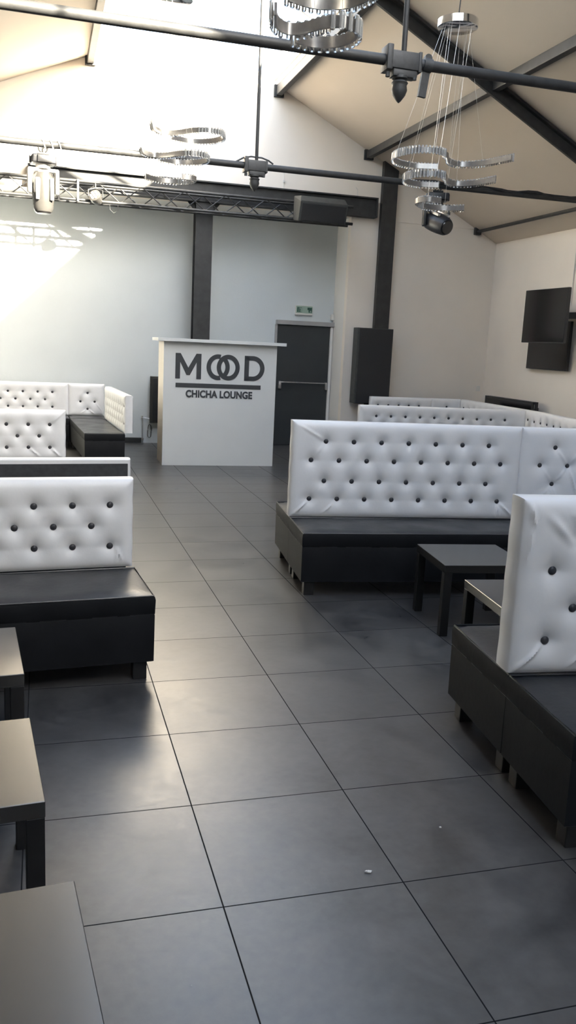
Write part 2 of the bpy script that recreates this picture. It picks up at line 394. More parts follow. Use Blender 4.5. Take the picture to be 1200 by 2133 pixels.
# small led par can
t = thing('par_spotlight', 'small round spotlight clamped to the box truss left of the hung crystals', 'stage light', (.22, 10.72, 3.62))
o = MB(); mt = Matrix.Rotation(R(62), 4, 'X') @ Matrix.Rotation(R(-25), 4, 'Y')
o.lathe([(.02, -.11), (.06, -.10), (.075, -.06), (.088, .0), (.088, .05), (.08, .055)], 20, mt); o.build('housing', 'headshell', t, True)
o = MB()
for q in range(7):
    an = q*PI/3; rr = .048 if q else 0
    o.lathe([(.018, 0), (.018, .008), (.010, .012)], 10, mt @ Matrix.Translation((rr*math.cos(an), rr*math.sin(an), .055)))
o.build('lens_cluster', 'lens', t, True)
o = MB(); o.tube([(-.10, 0, 0), (-.10, .02, .10), (0, .05, .13), (.10, .02, .10), (.10, 0, 0)], .009, 8); o.tube([(0, .05, .13), (0, .08, .22)], .012, 8); o.build('yoke', 'alu', t, True)

# moving heads
def moving_head(loc, label, head_rx, head_rz, rotz, shell):
    t = thing('moving_head_light', label, 'stage light', loc, rotz, 'moving head stage lights')
    o = MB(); o.tube([(0, 0, .0), (0, 0, -.06)], .012, 8)
    o.tube([(math.cos(a)*.045, 0, math.sin(a)*.045) for a in [k*PI/6 for k in range(-2, 9)]], .009, 6)
    o.tube([(-.06, 0, -.055), (.06, 0, -.055)], .016, 8); o.build('hook_clamp', 'alu', t, True)
    o = MB(); o.box(-.12, .12, -.10, .10, -.16, -.075, .018, 3); o.box(-.07, .07, -.12, -.10, -.15, -.085, .006); o.box(-.135, -.12, -.03, .03, -.155, -.08, .006); o.box(.12, .135, -.03, .03, -.155, -.08, .006)
    o.build('base', 'plastic', t, True)
    o = MB(); o.lathe([(.07, -.20), (.075, -.16)], 20)
    o.box(-.15, .15, -.04, .04, -.23, -.195, .012)
    for s in (-1, 1): o.box(s*.135-.02, s*.135+.02, -.05, .05, -.44, -.2, .018, 3)
    o.build('yoke', 'white_plastic' if shell == 'headshell' else 'headshell', t, True)
    mt = Matrix.Translation((0, 0, -.39)) @ Matrix.Rotation(head_rz, 4, 'Z') @ Matrix.Rotation(head_rx, 4, 'X')
    o = MB(); o.lathe([(.05, -.235), (.085, -.225), (.10, -.19), (.108, -.10), (.112, 0), (.108, .10), (.09, .15), (.05, .165)], 28, mt)
    hd = o.build('head', shell, t, True)
    o = MB(); o.lathe([(.07, -.24), (.078, -.232), (.078, -.226)], 24, mt); o.build('lens', 'screen', hd, True)
    o = MB()
    for s in (-1, 1): o.box(s*.07-.018, s*.07+.018, -.118, -.09, -.12, .09, .006, 2, mt)
    o.build('trim_strip', 'brushed', hd, True)
    return t
moving_head((-.50, 7.2, 3.53), 'moving head lamp hanging from the left part of the far tie rod', R(0), 0, R(8), 'headshell')
moving_head((3.86, 7.2, 3.56), 'black moving head lamp hanging under the right crystal chandelier', R(-70), R(28), R(-15), 'plastic')
o = MB(); o.tube([(-.53+.016*k, 7.2+.045*math.cos(k*1.3), 3.57+.045*math.sin(k*1.3)) for k in range(14)], .006, 6)
tag(o.build('wire_coil', 'white_plastic', None, True), 'white wire wound around the far tie rod above the left lamp', 'cable')
o = MB()
o.tube([(3.55+.12*k, 7.17+.03*math.sin(k*1.9), 3.595+.012*math.sin(k*1.1)) for k in range(26)], .014, 6)
tag(o.build('lamp_cable', 'plastic', None, True), 'black cable strapped along the right half of the far tie rod', 'cable')

# hooks on the gable
for x, z0, z1 in ((3.10, 4.30, 4.06), (4.32, 4.17, 3.95)):
    o = MB(); o.tube([(x, YG-.012, z1), (x, YG-.012, z0), (x-.03, YG-.012, z0+.03)], .004, 6); o.box(x-.012, x+.012, YG-.03, YG, (z0+z1)/2-.02, (z0+z1)/2+.02, .004)
    tag(o.build('wall_cable_hook', 'white_plastic', None, True), 'tiny hook and cable on the gable wall above the %s' % ('middle of the box truss' if x < 4 else 'right end of the lintel beam'), 'hook')

# ------------------------------------------------------------------ crystal chandeliers
def crom(pts, step):
    out = []
    P = [Vector(p) for p in pts]; P = [2*P[0]-P[1]] + P + [2*P[-1]-P[-2]]
    for i in range(1, len(P)-2):
        for k in range(16):
            t_ = k/16; a, b, c, d = P[i-1:i+3]
            out.append(.5*((2*b)+(-a+c)*t_+(2*a-5*b+4*c-d)*t_*t_+(-a+3*b-3*c+d)*t_**3))
    out.append(P[-2])
    res = [out[0]]; acc = 0
    for i in range(1, len(out)):
        seg = (out[i]-out[i-1]); L = seg.length; pos = 0
        while acc + (L-pos) >= step:
            pos += step-acc; res.append(out[i-1]+seg*(pos/L)); acc = 0
        acc += L-pos
    return res
S_FULL = [(.26, .26), (.06, .31), (-.12, .22), (-.2, .01), (-.14, -.19), (0, -.25), (.14, -.16), (.25, .02), (.38, .09), (.51, -.03), (.60, -.32)]
S_ARC = [(.02, -.20), (-.14, -.20), (-.2, -.06), (-.12, .12), (.06, .23), (.27, .23), (.46, .10)]
cb = MB(); cb.box(-.0095, .0095, -.007, .007, -.034, .034, .0045, 1)
crystal_src = cb.build('crystal', 'crystal'); crystal_mesh = crystal_src.data; bpy.data.objects.remove(crystal_src)
def chandelier(label, tiers, canopy, flip, wires, budget=100):
    """tiers: (x, y, z, scale, rot, shape)"""
    cx, cy, cz = canopy
    t = thing('crystal_chandelier', label, 'chandelier', (cx, cy, cz), 0, 'three-tier crystal chandeliers')
    o = MB(); o.lathe([(.165, 0), (.172, .004), (.172, .062), (.165, .066), (.02, .068)], 40); o.build('canopy', 'chrome', t, True)
    zc = (zr(cx) if cx > XRG else zl(cx))
    if EL < cx < ER: zc = ZRG-.1 if cx < 2.3 else zr(cx)
    o = MB(); o.tube([(0, 0, .066), (.03, .02, (zc-cz)*.4), (.05, .03, zc-cz)], .005, 6); o.build('power_cord', 'plastic', t, True)
    n = 0; rest = MB(); cand = []
    for (x, y, z, sc, rt, shp) in tiers:
        f = -1 if flip else 1
        pts = []
        for (a, b_) in shp:
            a, b_ = a*sc*f, b_*sc
            pts.append((x-cx+a*math.cos(rt)-b_*math.sin(rt), y-cy+a*math.sin(rt)+b_*math.cos(rt), z-cz))
        path = crom(pts, .012)
        # flat metal band standing on edge
        bb = bmesh.new(); prev = None; h = .021; th = .005
        for i, p_ in enumerate(path):
            d = (path[min(i+1, len(path)-1)]-path[max(i-1, 0)]).normalized(); nrm = Vector((-d.y, d.x, 0))
            ring = [bb.verts.new(p_+nrm*sx*th+Vector((0, 0, sz*h))) for sx, sz in ((-1, -1), (1, -1), (1, 1), (-1, 1))]
            if prev:
                for k in range(4): bb.faces.new((prev[k], prev[(k+1) % 4], ring[(k+1) % 4], ring[k]))
            else: bb.faces.new(ring[::-1])
            prev = ring
        bb.faces.new(prev)
        o = MB(); o._join(bb); o.build('ring_band', 'band', t, True)
        cp = crom(pts, .028)
        for i, p_ in enumerate(cp):
            d = (cp[min(i+1, len(cp)-1)]-cp[max(i-1, 0)]).normalized(); nrm = Vector((-d.y, d.x, 0))
            side = -1 if i*1.0/len(cp) < .55 else 1          # crystals sit on the outer face, which swaps along the S
            cand.append((p_+nrm*side*.016*f, math.atan2(d.y, d.x), i))
    step = max(1, len(cand)/budget)
    chosen = set(int(k*step) for k in range(budget)) if len(cand) > budget else set(range(len(cand)))
    for i, (p_, a, _) in enumerate(cand):
        if i in chosen:
            c = bpy.data.objects.new('crystal', crystal_mesh); COL.objects.link(c); c.parent = t; c.location = p_; c.rotation_euler.z = a+random.uniform(-.25, .25)
        else:
            rest.box(-.0095, .0095, -.007, .007, -.034, .034, .0045, 1, Matrix.Translation(p_) @ Matrix.Rotation(a, 4, 'Z')); n += 1
    if n: rest.build('crystal', 'crystal', t)['kind'] = 'stuff'
    for (ti, u, ang) in wires:
        x, y, z, sc, rt, shp = tiers[ti]; f = -1 if flip else 1
        a, b_ = shp[u]; a, b_ = a*sc*f, b_*sc
        q = (x-cx+a*math.cos(rt)-b_*math.sin(rt), y-cy+a*math.sin(rt)+b_*math.cos(rt), z-cz+.02)
        MB().tube([(.13*math.cos(ang), .13*math.sin(ang), 0), q], .0012, 4).build('suspension_wire', 'wire', t)
    return t
W = [(0, 1, 1.9), (0, 3, 3.1), (0, 5, 3.9), (0, 7, 5.0), (0, 9, .2), (1, 3, 3.4), (1, 5, 4.4), (1, 8, .6), (1, 7, 5.4), (2, 1, 3.7), (2, 5, .9)]
chandelier('three-tier crystal chandelier hanging on the right, its round chrome canopy in view',
           [(2.66, 5.0, 3.36, 1.13, 0, S_FULL), (2.72, 5.0, 3.19, .88, 0, S_FULL), (2.79, 5.0, 2.99, .80, 0, S_ARC)], (2.91, 5.0, 4.42), False, W)
W2 = [(0, 1, 1.9), (0, 5, 3.9), (0, 9, .2), (1, 5, 4.4), (1, 8, .6), (2, 1, 3.7), (2, 5, .9)]
chandelier('crystal chandelier in the glare above the alcove, far left of the three',
           [(.95, 6.2, 3.60, .93, R(6), S_FULL), (.82, 6.2, 3.39, .86, R(6), S_FULL), (.74, 6.2, 3.19, .68, R(10), S_ARC)], (.65, 6.2, 4.72), True, W2)
chandelier('nearest crystal chandelier cut off by the top edge over the near tie rod',
           [(.60, 1.1, 3.21, .80, 0, S_FULL), (.58, 1.1, 3.05, .62, 0, S_FULL), (.555, 1.1, 2.89, .44, R(0), S_FULL)], (.45, 1.1, 4.30), True, W)

# ------------------------------------------------------------------ upholstery
def tufted_panel(L, H, t, btns, creases, seed=0, seams=()):
    """closed panel, front face towards -y, x 0..L, z 0..H; dimples at the buttons, gathered corners"""
    rng = random.Random(seed)
    res = .0095
    nx = max(4, int(L/res)); nz = max(4, int(H/res))
    b = bmesh.new(); G = []
    def depth(x, z):
        ed = min(x, L-x, z, H-z)
        d = .020*(1-math.exp(-ed/.022))
        for (bx, bz) in btns:
            r2 = (x-bx)**2+(z-bz)**2
            if r2 < .06:
                r = math.sqrt(r2)
                d -= .018*math.exp(-r/.020) + .015*math.exp(-(r/.055)**2)
                # horizontal pull either side of a button
                d -= .0035*math.exp(-((z-bz)/.012)**2)*math.exp(-abs(x-bx)/.05)
        for (x0, z0, x1, z1, amp, w) in creases:
            amp *= 1.7
            dx, dz = x1-x0, z1-z0; LL = dx*dx+dz*dz; tt = max(0, min(1, ((x-x0)*dx+(z-z0)*dz)/LL))
            px, pz = x0+tt*dx, z0+tt*dz; sd = ((x-x0)*dz-(z-z0)*dx)/math.sqrt(LL)
            fall = math.sin(PI*min(1, max(0, tt*.94+.03)))
            dd = (x-px)**2+(z-pz)**2
            d += amp*fall*math.exp(-dd/(w*w))*math.cos(min(PI, abs(sd)/w*1.6))
        return d
    for j in range(nz+1):
        row = []
        for i in range(nx+1):
            x = L*i/nx; z = H*j/nz
            row.append(b.verts.new((x, -depth(x, z), z)))
        G.append(row)
    for j in range(nz):
        for i in range(nx): b.faces.new((G[j][i], G[j][i+1], G[j+1][i+1], G[j+1][i]))
    loop = [G[0][i] for i in range(nx+1)] + [G[j][nx] for j in range(1, nz+1)] + [G[nz][i] for i in range(nx-1, -1, -1)] + [G[j][0] for j in range(nz-1, 0, -1)]
    prev = loop
    for (yy, ins) in ((.008, -.006), (t*.5, -.009), (t-.008, -.006), (t, 0)):
        new = []
        for v in loop:
            x, z = v.co.x, v.co.z
            new.append(b.verts.new((min(max(x, 0), L) + (ins if x < 1e-5 else (-ins if x > L-1e-5 else 0)) + (.0012*math.sin(37*z+seed) if (x < 1e-5 or x > L-1e-5) else 0), yy, z + (-ins if z > H-1e-5 else 0))))
        for i in range(len(loop)):
            b.faces.new((prev[i], new[i], new[(i+1) % len(loop)], prev[(i+1) % len(loop)]))
        prev = new
    b.faces.new(prev[::-1])
    mb = MB(); mb._join(b); return mb

def grid_buttons(L, rows, off, sp, first_full, zs):
    out = []
    for k, z in enumerate(zs):
        full = (k % 2 == 0) == first_full
        x = off if full else off+sp/2
        while x < L-off*.75:
            out.append((x, z)); x += sp
    return out

btn_b = MB(); btn_b.lathe([(.004, -.002), (.0125, 0), (.0145, .004), (.012, .009), (.006, .012)], 14, Matrix.Rotation(PI/2, 4, 'X'))
btn_o = btn_b.build('button', 'button', None, True); btn_mesh = btn_o.data; bpy.data.objects.remove(btn_o)

def seat_box(L, D, z0=.10, z1=.455):
    """upholstered box: crowned top, soft edges, top seam piping"""
    b = bmesh.new()
    nx, ny = max(6, int(L/.06)), 10
    G = []
    for j in range(ny+1):
        row = []
        for i in range(nx+1):
            x, y = L*i/nx, D*j/ny
            ed = min(x, L-x, y, D-y)
            row.append(b.verts.new((x, y, z1 - .012*math.exp(-ed/.015) + .003*math.sin(9*x)*math.sin(7*y+1)*(ed > .03))))
        G.append(row)
    for j in range(ny):
        for i in range(nx): b.faces.new((G[j][i], G[j][i+1], G[j+1][i+1], G[j+1][i]))
    loop = G[0][:] + [G[j][nx] for j in range(1, ny+1)] + [G[ny][i] for i in range(nx-1, -1, -1)] + [G[j][0] for j in range(ny-1, 0, -1)]
    prev = loop; n = len(loop)
    for zz, ins, wv in ((z1-.03, -.004, 0), (z1-.10, -.002, .0018), (z1-.105, .001, 0), (z1-.11, -.001, 0), (z0+.12, .0, .0015), (z0+.004, .001, 0), (z0, .006, 0)):
        new = []
        for q, v in enumerate(loop):
            x, y = v.co.x, v.co.y
            sx = (ins if x < 1e-5 else (-ins if x > L-1e-5 else 0)); sy = (ins if y < 1e-5 else (-ins if y > D-1e-5 else 0))
            w_ = wv*math.sin(q*1.7)
            new.append(b.verts.new((x+sx+(w_ if sx else 0), y+sy+(w_ if sy else 0), zz)))
        for i in range(n): b.faces.new((prev[i], new[i], new[(i+1) % n], prev[(i+1) % n]))
        prev = new
    b.faces.new(prev[::-1])
    mb = MB(); mb._join(b); return mb

count_b = [0]
def banquette(label, O, rot, L, D, H, btns, group, creases=(), backx=None, t=.105, backrest=True, legs=((0, 0), (1, 0), (0, 1), (1, 1)), extra=None, lean=0, name='banquette', button=True):
    """local: x along the bench, front at y=0, back rest from y=D"""
    count_b[0] += 1
    T_ = thing(name, label, 'banquette', (O[0], O[1], 0), rot, group)
    o = seat_box(L, D); seat = o.build('seat', 'black_vinyl', T_, True)
    seat.data.materials.append(M['black_skirt'])
    for pg in seat.data.polygons:
        if abs(pg.normal.z) < .45: pg.material_index = 1
    o = MB(); z = .447
    o.tube([(.004, .004, z), (L-.004, .004, z), (L-.004, D-.004, z), (.004, D-.004, z)], .0045, 6, closed=True)
    o.build('piping', 'black_vinyl', seat, True)
    for (a, c) in legs:
        x = .03 if a == 0 else L-.10; y_ = .03 if c == 0 else D-.10
        MB().box(x, x+.07, y_, y_+.07, 0, .105, .004).build('leg', 'leg', T_)
    def panel(Lp, x0, y0, r, bt, cr, sd):
        o = tufted_panel(Lp, H, t, bt, cr, sd)
        p_ = o.build('backrest', 'white_vinyl', T_, True, (x0, y0, .456)); p_.rotation_euler = (-lean, 0, r)
        if button:
            for (bx, bz) in bt:
                c = bpy.data.objects.new('button', btn_mesh); COL.objects.link(c); c.parent = p_; c.location = (bx, .006, bz); c.scale = (1.25, 1.1, 1.25)
        bk = MB(); bk.box(.012, Lp-.012, t-.001, t+.005, .002, H-.022, .002, 1); bk.build('back_cover', 'black_cloth', p_)
        return p_
    if backrest: panel(L, 0, D, 0, btns, creases, count_b[0]*3+1)
    if extra: 
        for e in extra: panel(*e)
    return T_

def w(O, rot, x, y): return (O[0]+x*math.cos(rot)-y*math.sin(rot), O[1]+x*math.sin(rot)+y*math.cos(rot))

HR, HL = .705, .485
ZR4 = [.135, .27, .425, .565]                        # rows of the high right-hand backs, from the seat up
def btn4(L, off=.14, sp=.212): return grid_buttons(L, 4, off, sp, True, ZR4)
ZL3 = [.12, .235, .35]
def btn3(L, off=.11, sp=.205, first=True): return grid_buttons(L, 3, off, sp, first, ZL3)
def dia4(c, r=.115): return [(c, .135+.145), (c-r, .425), (c+r, .425), (c, .565)]
def gathers(L, bt, H):
    """pulled folds from the lowest and outermost buttons to the panel corners"""
    c = []
    lo = sorted(bt, key=lambda q: (q[1], q[0]))
    first = lo[0]; row = [q for q in bt if abs(q[1]-first[1]) < .01]
    c.append((row[0][0], row[0][1], .015, .015, .006, .012))
    if len(row) > 1: c.append((row[1][0], row[1][1], row[1][0]-.13, .012, .005, .011))
    c.append((row[-1][0], row[-1][1], L-.015, .015, .006, .012))
    if len(row) > 1: c.append((row[-1][0]-.01, row[-1][1], row[-1][0]+.02, .012, .004, .01))
    return c
# ---- right side, turned 6 degrees clockwise
RT = R(-6)
G_R = 'tufted white and black banquettes on the right'
O1 = (1.18, 3.145); L1_ = 1.775
b4 = btn4(L1_)
banquette('long white tufted banquette with four button rows, facing two low black tables', O1, RT, L1_, .54, HR, b4, G_R,
          gathers(L1_, b4, HR)+[(.246, .565, .14, .425, .003, .01), (.246, .565, .03, .69, .004, .012), (.246, .27, .14, .135, .002, .01)], legs=((0, 0), (1, 0), (0, 1)))
bd = dia4(.275); 
crd = [(.275, .565, .39, .425, .004, .011), (.39, .425, .275, .28, .004, .011), (.275, .28, .20, .01, .006, .012), (.275, .28, .35, .01, .006, .012), (.39, .425, .51, .60, .006, .013),
       (.39, .425, .50, .16, .007, .014), (.16, .425, .275, .28, .003, .01), (.275, .28, .02, .02, .005, .012)]
OC = w(O1, RT, L1_+.014, 0)
banquette('corner section with four buttons in a diamond, at the right end of the long banquette', OC, RT, .55, .54, HR, bd, G_R, crd,
          extra=[(.60, .55, .60, -PI/2, bd, crd, 5)], legs=((1, 1),))
OS = w(O1, RT, L1_+.014, -.008)
banquette('side arm of white tufted banquette running towards the viewer behind the nearest right banquette', OS, RT-PI/2, 1.25, .55, HR, btn4(1.25), G_R, legs=((1, 0), (1, 1)))
OB = w(O1, RT, L1_, .54+.62)
banquette('low black bench block behind the long white banquette', OB, RT+PI, L1_, .615, HR, [], G_R, backrest=False, legs=((0, 0), (1, 0), (1, 1)))
# nearest pair on the right
O0 = (1.214, .035)
b4 = btn4(1.775)
banquette('nearest right white tufted banquette, cut off by the right edge of the picture', O0, RT, 1.775, .54, HR, b4, G_R,
          gathers(1.775, b4, HR)+[(.09, .655, .215, .53, .006, .022), (.19, .67, .27, .58, .005, .020), (.03, .60, .02, .45, .006, .012), (.02, .69, .04, .60, .008, .012)], t=.12, lean=R(0))
OB0 = w(O0, RT, 1.775, .54+.62)
banquette('black bench block behind the nearest right banquette, below its white back', OB0, RT+PI, 1.775, .615, HR, [], G_R, backrest=False)
# far right groups
O2 = (3.56, 8.12)
L2_ = 2.40
banquette('long low white banquette in the middle right distance, below the wall speaker', O2, RT, L2_, .5, HL, btn3(L2_, .13, .207, False), G_R, button=True)
O2c = w(O2, RT, L2_+.55, 0)
banquette('side arm of the distant low white banquette slanting towards the viewer', w(O2, RT, L2_-.44, -.0), RT-PI/2-R(2), 2.2, .5, HL, [], G_R, backrest=False,
          extra=[(2.70, -.5, .5, 0, btn3(2.7), (), 9)])
O3 = (4.60, 10.26)
banquette('farthest right white banquette against the gable wall under the black column', O3, R(-1), 1.06, .5, HL-.01, btn3(1.06, .12, .18), G_R)
b3d = [(.27, .12), (.17, .235), (.37, .235), (.27, .35)]
banquette('farthest right corner section of white banquette in the room corner', w(O3, R(-1), 1.068, 0), R(-1), .52, .5, HL-.01, b3d, G_R)
banquette('white banquette arm along the right wall in front of the black heater', w(O3, R(-1), 1.068+.02, -.01), R(-91), 2.0, .5, HL-.01, [], G_R, backrest=False,
          extra=[(2.5, -.5, .5, 0, btn3(2.5), (), 9)])

# ---- left side, turned 5 degrees anticlockwise
LT = R(4.5)
G_L = 'tufted white and black banquettes on the left'
def right_end(P, rot, L): return (P[0]-L*math.cos(rot), P[1]-L*math.sin(rot))
LL = 1.79
def btn3r(L, off=.11, sp=.2, first=True): return [(L-x, z) for x, z in btn3(L, off, sp, first)]
bl = btn3r(LL)
OL1 = right_end((.008, 1.822), LT, LL)
cr = [(LL-.11, .12, LL-.07, .03, .005, .009), (LL-.10, .12, LL-.11, .02, .003, .008)]
# the white back stops a little short of the seat's right end
banquette('nearest left white tufted banquette with three button rows and a wide black seat', OL1, LT, LL, .555, HL, bl, G_L, cr, backrest=False,
          extra=[(LL-.02, 0, .555, 0, [(x-.03, z) for x, z in bl], cr, 3)])
OL2 = w((.005, 3.155), LT, 0, .60+.105)
banquette('left banquette turned away, showing its black back with a white top edge', OL2, LT+PI, LL, .60, HL, btn3r(LL), G_L)
OL3 = right_end((-.265, 6.08), LT, LL)
bl = btn3r(LL, .15, .208)
banquette('second white tufted banquette facing the viewer on the left, above the black back', OL3, LT, LL, .55, HL, bl, G_L, [(LL-.15, .35, LL-.02, .47, .005, .012), (LL-.15, .12, LL-.04, .02, .007, .014), (LL-.36, .12, LL-.24, .02, .006, .013)])
Z4 = R(1)
bl = btn3r(2.2, .235, .22)
OL4 = right_end((-.135, 11.08), Z4, 2.2)
banquette('farthest left white tufted banquette along the alcove back wall', OL4, Z4, 2.2, .55, HL, bl, G_L)
banquette('farthest left corner section with four buttons in a diamond beside the alcove wall', w(OL4, Z4, 2.212, 0), Z4, .545, .55, HL, [(.29, .10), (.18, .215), (.40, .215), (.29, .35)], G_L, [(.29, .10, .15, .01, .005, .011), (.29, .10, .42, .01, .005, .011), (.40, .215, .53, .05, .004, .01)])
OL5 = w(OL4, Z4, 2.212-.0, -.008)
banquette('tufted banquette arm with black seat projecting from the farthest left corner towards the viewer', (-.125, 11.06), R(-86.5), 1.98, .52, HL, btn3(1.98, .1, .2), G_L, t=.10)

# ------------------------------------------------------------------ low tables
def low_table(P, rot, label, group, s=.55):
    """P: the far-left corner of the top"""
    t = thing('low_table', label, 'table', (P[0], P[1], 0), rot, group)
    MB().box(0, s, -s, 0, .40, .45, .002, 1).build('tabletop', 'table', t)
    for x in (.0015, s-.0515):
        for yy in (-s+.0015, -.0515): MB().box(x, x+.05, yy, yy+.05, 0, .40, .002, 1).build('leg', 'leg', t)
    return t
TR = R(-6.5); TL = R(5)
GT = 'low square black tables'
low_table((1.859, 2.771), TR, 'low black table in front of the long right banquette', GT)
low_table((1.767, 1.917), TR, 'low black table half hidden behind the nearest right banquette', GT)
def tlc(x, y): return (x-.55*math.cos(TL), y-.55*math.sin(TL))
low_table(tlc(-.646, 1.427), TL, 'farthest of the three low black tables at the left edge, by the black seat', GT)
low_table(tlc(-.573, .487), TL, 'middle of the three low black tables at the left edge, its leg in view', GT)
low_table(tlc(-.461, -.434), TL, 'nearest low black table filling the bottom left corner', GT)

# ------------------------------------------------------------------ DJ desk
t = thing('reception_desk', 'tall white desk with dark round-letter sign in front of the column', 'desk', (1.04, 9.34, 0), R(-1))
WD, HD, DD = 1.56, 1.675, .62
MB().box(0, WD, 0, .022, .0, HD, .0015, 1).build('front_panel', 'desk', t)
MB().box(0, .022, .022, DD, 0, HD, .0015, 1).build('side_panel', 'desk_side', t)
MB().box(WD-.022, WD, .022, DD, 0, HD, .0015, 1).build('side_panel', 'desk_side', t)
MB().box(.022, WD-.022, .10, DD-.02, 1.05, 1.08, .0015, 1).build('shelf', 'desk', t)
MB().box(-.09, WD+.11, -.09, DD+.02, HD, HD+.042, .003, 2).build('desktop', 'desk', t)
def letter_poly(mb, pts, holes=(), y0=-.006, y1=0):
    mb.prism(pts, 'y', y0, y1)
def ring_seg(mb, cx, cz, rx, rz, wd, a0, a1, n=48, y0=-.006, y1=0):
    b = bmesh.new(); full = abs(a1-a0) >= 2*PI-.001
    V = []
    m = n if full else n+1
    for k in range(m):
        a = a0+(a1-a0)*k/n
        V.append([b.verts.new((cx+r_*math.cos(a)*1.0, yy, cz+r2*math.sin(a))) for (r_, r2, yy) in ((rx, rz, y0), (rx-wd, rz-wd, y0), (rx-wd, rz-wd, y1), (rx, rz, y1))])
    for k in range(n):
        A = V[k]; B = V[(k+1) % m]
        for j in range(4): b.faces.new((A[j], B[j], B[(j+1) % 4], A[(j+1) % 4]))
    if not full: b.faces.new(V[0]); b.faces.new(V[-1][::-1])
    mb._join(b)
# MOOD: letter height .33, from z 1.19 to 1.52
zb, zt_ = 1.185, 1.525; hh = zt_-zb; st = .064
sg = MB()
xa, xb = .158, .508                                                        # M
sg.box(xa, xa+st, -.006, 0, zb, zt_); sg.box(xb-st, xb, -.006, 0, zb, zt_)
xm = (xa+xb)/2
sg.prism([(xa+.004, zt_), (xa+.068, zt_), (xm, zb+.150), (xb-.068, zt_), (xb-.004, zt_), (xm+.022, zb+.05), (xm-.022, zb+.05)], 'y', -.0055, 0)
c1, c2, rz_ = .741, .881, hh/2+.004; zc_ = (zb+zt_)/2; rx_ = .160           # interlaced O O
# first O: broken where it passes under the second
g1 = math.acos(max(-1, min(1, ((c2-c1)/2)/rx_)))
ring_seg(sg, c1, zc_, rx_, rz_, .060, R(76), R(284))
ring_seg(sg, c1, zc_, rx_, rz_, .060, R(-46), R(46))
ring_seg(sg, c2, zc_, rx_, rz_, .060, 0, 2*PI)
xd = 1.107                                                                 # D
sg.box(xd, xd+st, -.006, 0, zb, zt_)
b_h = hh/2
ring_seg(sg, xd+.118, zc_, .165, b_h, .062, -PI/2, PI/2)
sg.box(xd+.02, xd+.12, -.006, 0, zb, zb+.062); sg.box(xd+.02, xd+.12, -.006, 0, zt_-.062, zt_)
sg.build('sign_lettering', 'letter', t)
MB().box(.165, 1.345, -.006, 0, 1.07, 1.128).build('sign_underline', 'letter', t)
cu = bpy.data.curves.new('sublabel', 'FONT'); cu.body = 'CHICHA LOUNGE'; cu.size = .142; cu.extrude = .003; cu.offset = .0062; cu.space_character = 1.03
co = bpy.data.objects.new('tmp_text', cu); COL.objects.link(co)
bpy.context.view_layer.update()
me = bpy.data.meshes.new_from_object(co.evaluated_get(bpy.context.evaluated_depsgraph_get()))
bpy.data.objects.remove(co)
xs = [v.co.x for v in me.vertices]; ys = [v.co.y for v in me.vertices]
wx = max(xs)-min(xs); hy = max(ys)-min(ys)
for v in me.vertices:
    x, y_, z = v.co
    v.co = (.305+(x-min(xs))/wx*.925, -.003-z, .935+(y_-min(ys))/hy*.103)
me.materials.clear(); me.materials.append(M['letter'])
o = bpy.data.objects.new('sign_small_lettering', me); COL.objects.link(o); o.parent = t

# ------------------------------------------------------------------ door, exit sign, sensor
dr = bpy.data.objects.new('door_1', None); COL.objects.link(dr); dr.location = (3.27, YA, 0); dr['kind'] = 'structure'
dw, dh = .925, 2.025
MB().box(0, dw, -.04, -.002, .005, dh, .003, 1).build('door_leaf', 'door', dr)
o = MB(); o.box(-.03, dw+.13, -.10, -.002, dh+.004, dh+.075, .003, 1); o.build('door_head', 'frame', dr)
o = MB(); o.box(dw+.003, dw+.045, -.07, -.002, 0, dh, .003, 1); o.build('door_jamb', 'jamb', dr)
o = MB(); o.box(-.04, -.003, -.05, -.002, 0, dh, .003, 1); o.build('door_jamb', 'frame', dr)
o = MB(); o.tube([(.12, -.115, 1.075), (dw-.02, -.115, 1.075)], .011, 8); 
for x in (.07, dw-.03): o.box(x-.025, x+.02, -.10, -.04, .965, 1.09, .008)
o.tube([(.075, -.09, 1.07), (.12, -.115, 1.075)], .012, 8)
o.build('push_bar', 'brushed', dr, True)

t = thing('exit_sign', 'pale green emergency exit sign on the wall above the dark door', 'sign', (3.565, YA, 2.20))
MB().box(0, .30, -.05, -.002, 0, .155, .006).build('housing', 'white_plastic', t)
MB().box(.008, .292, -.054, -.05, .03, .147, .001, 1).build('sign_face', 'exit', t)
o = MB()
o.box(.025, .105, -.057, -.054, .045, .125); o.build('sign_print', 'exit_dark', t)
o = MB()
o.box(.225, .285, -.057, -.054, .045, .125); o.box(.205, .235, -.057, -.054, .085, .125)
# arrow and running figure
o.build('sign_print', 'exit_dark', t)
o = MB(); o.box(.052, .06, -.06, -.057, .05, .118); o.prism([(.07, .118), (.10, .118), (.10, .05), (.082, .05), (.082, .10), (.07, .10)], 'y', -.06, -.057)
o.build('sign_pictogram', 'exit', t)
o = MB(); o.prism([(.255, .048), (.262, .048), (.262, .06), (.275, .06), (.2585, .078), (.242, .06), (.255, .06)], 'y', -.06, -.057)
o.build('sign_pictogram', 'exit', t)
o = MB(); o.box(4.20, 4.248, YA-.06, YA-.002, 2.14, 2.24, .008); o.box(4.21, 4.24, YA-.064, YA-.06, 2.19, 2.23)
tag(o.build('wall_sensor', 'white_plastic'), 'tiny beige sensor box in the corner above the door frame', 'sensor')
o = MB(); o.box(6.72, 6.79, YG-.012, YG, 1.06, 1.15, .003); o.box(6.735, 6.775, YG-.017, YG-.012, 1.08, 1.13, .002)
tag(o.build('wall_switch', 'white_plastic'), 'small white switch on the gable wall near the right corner', 'switch')

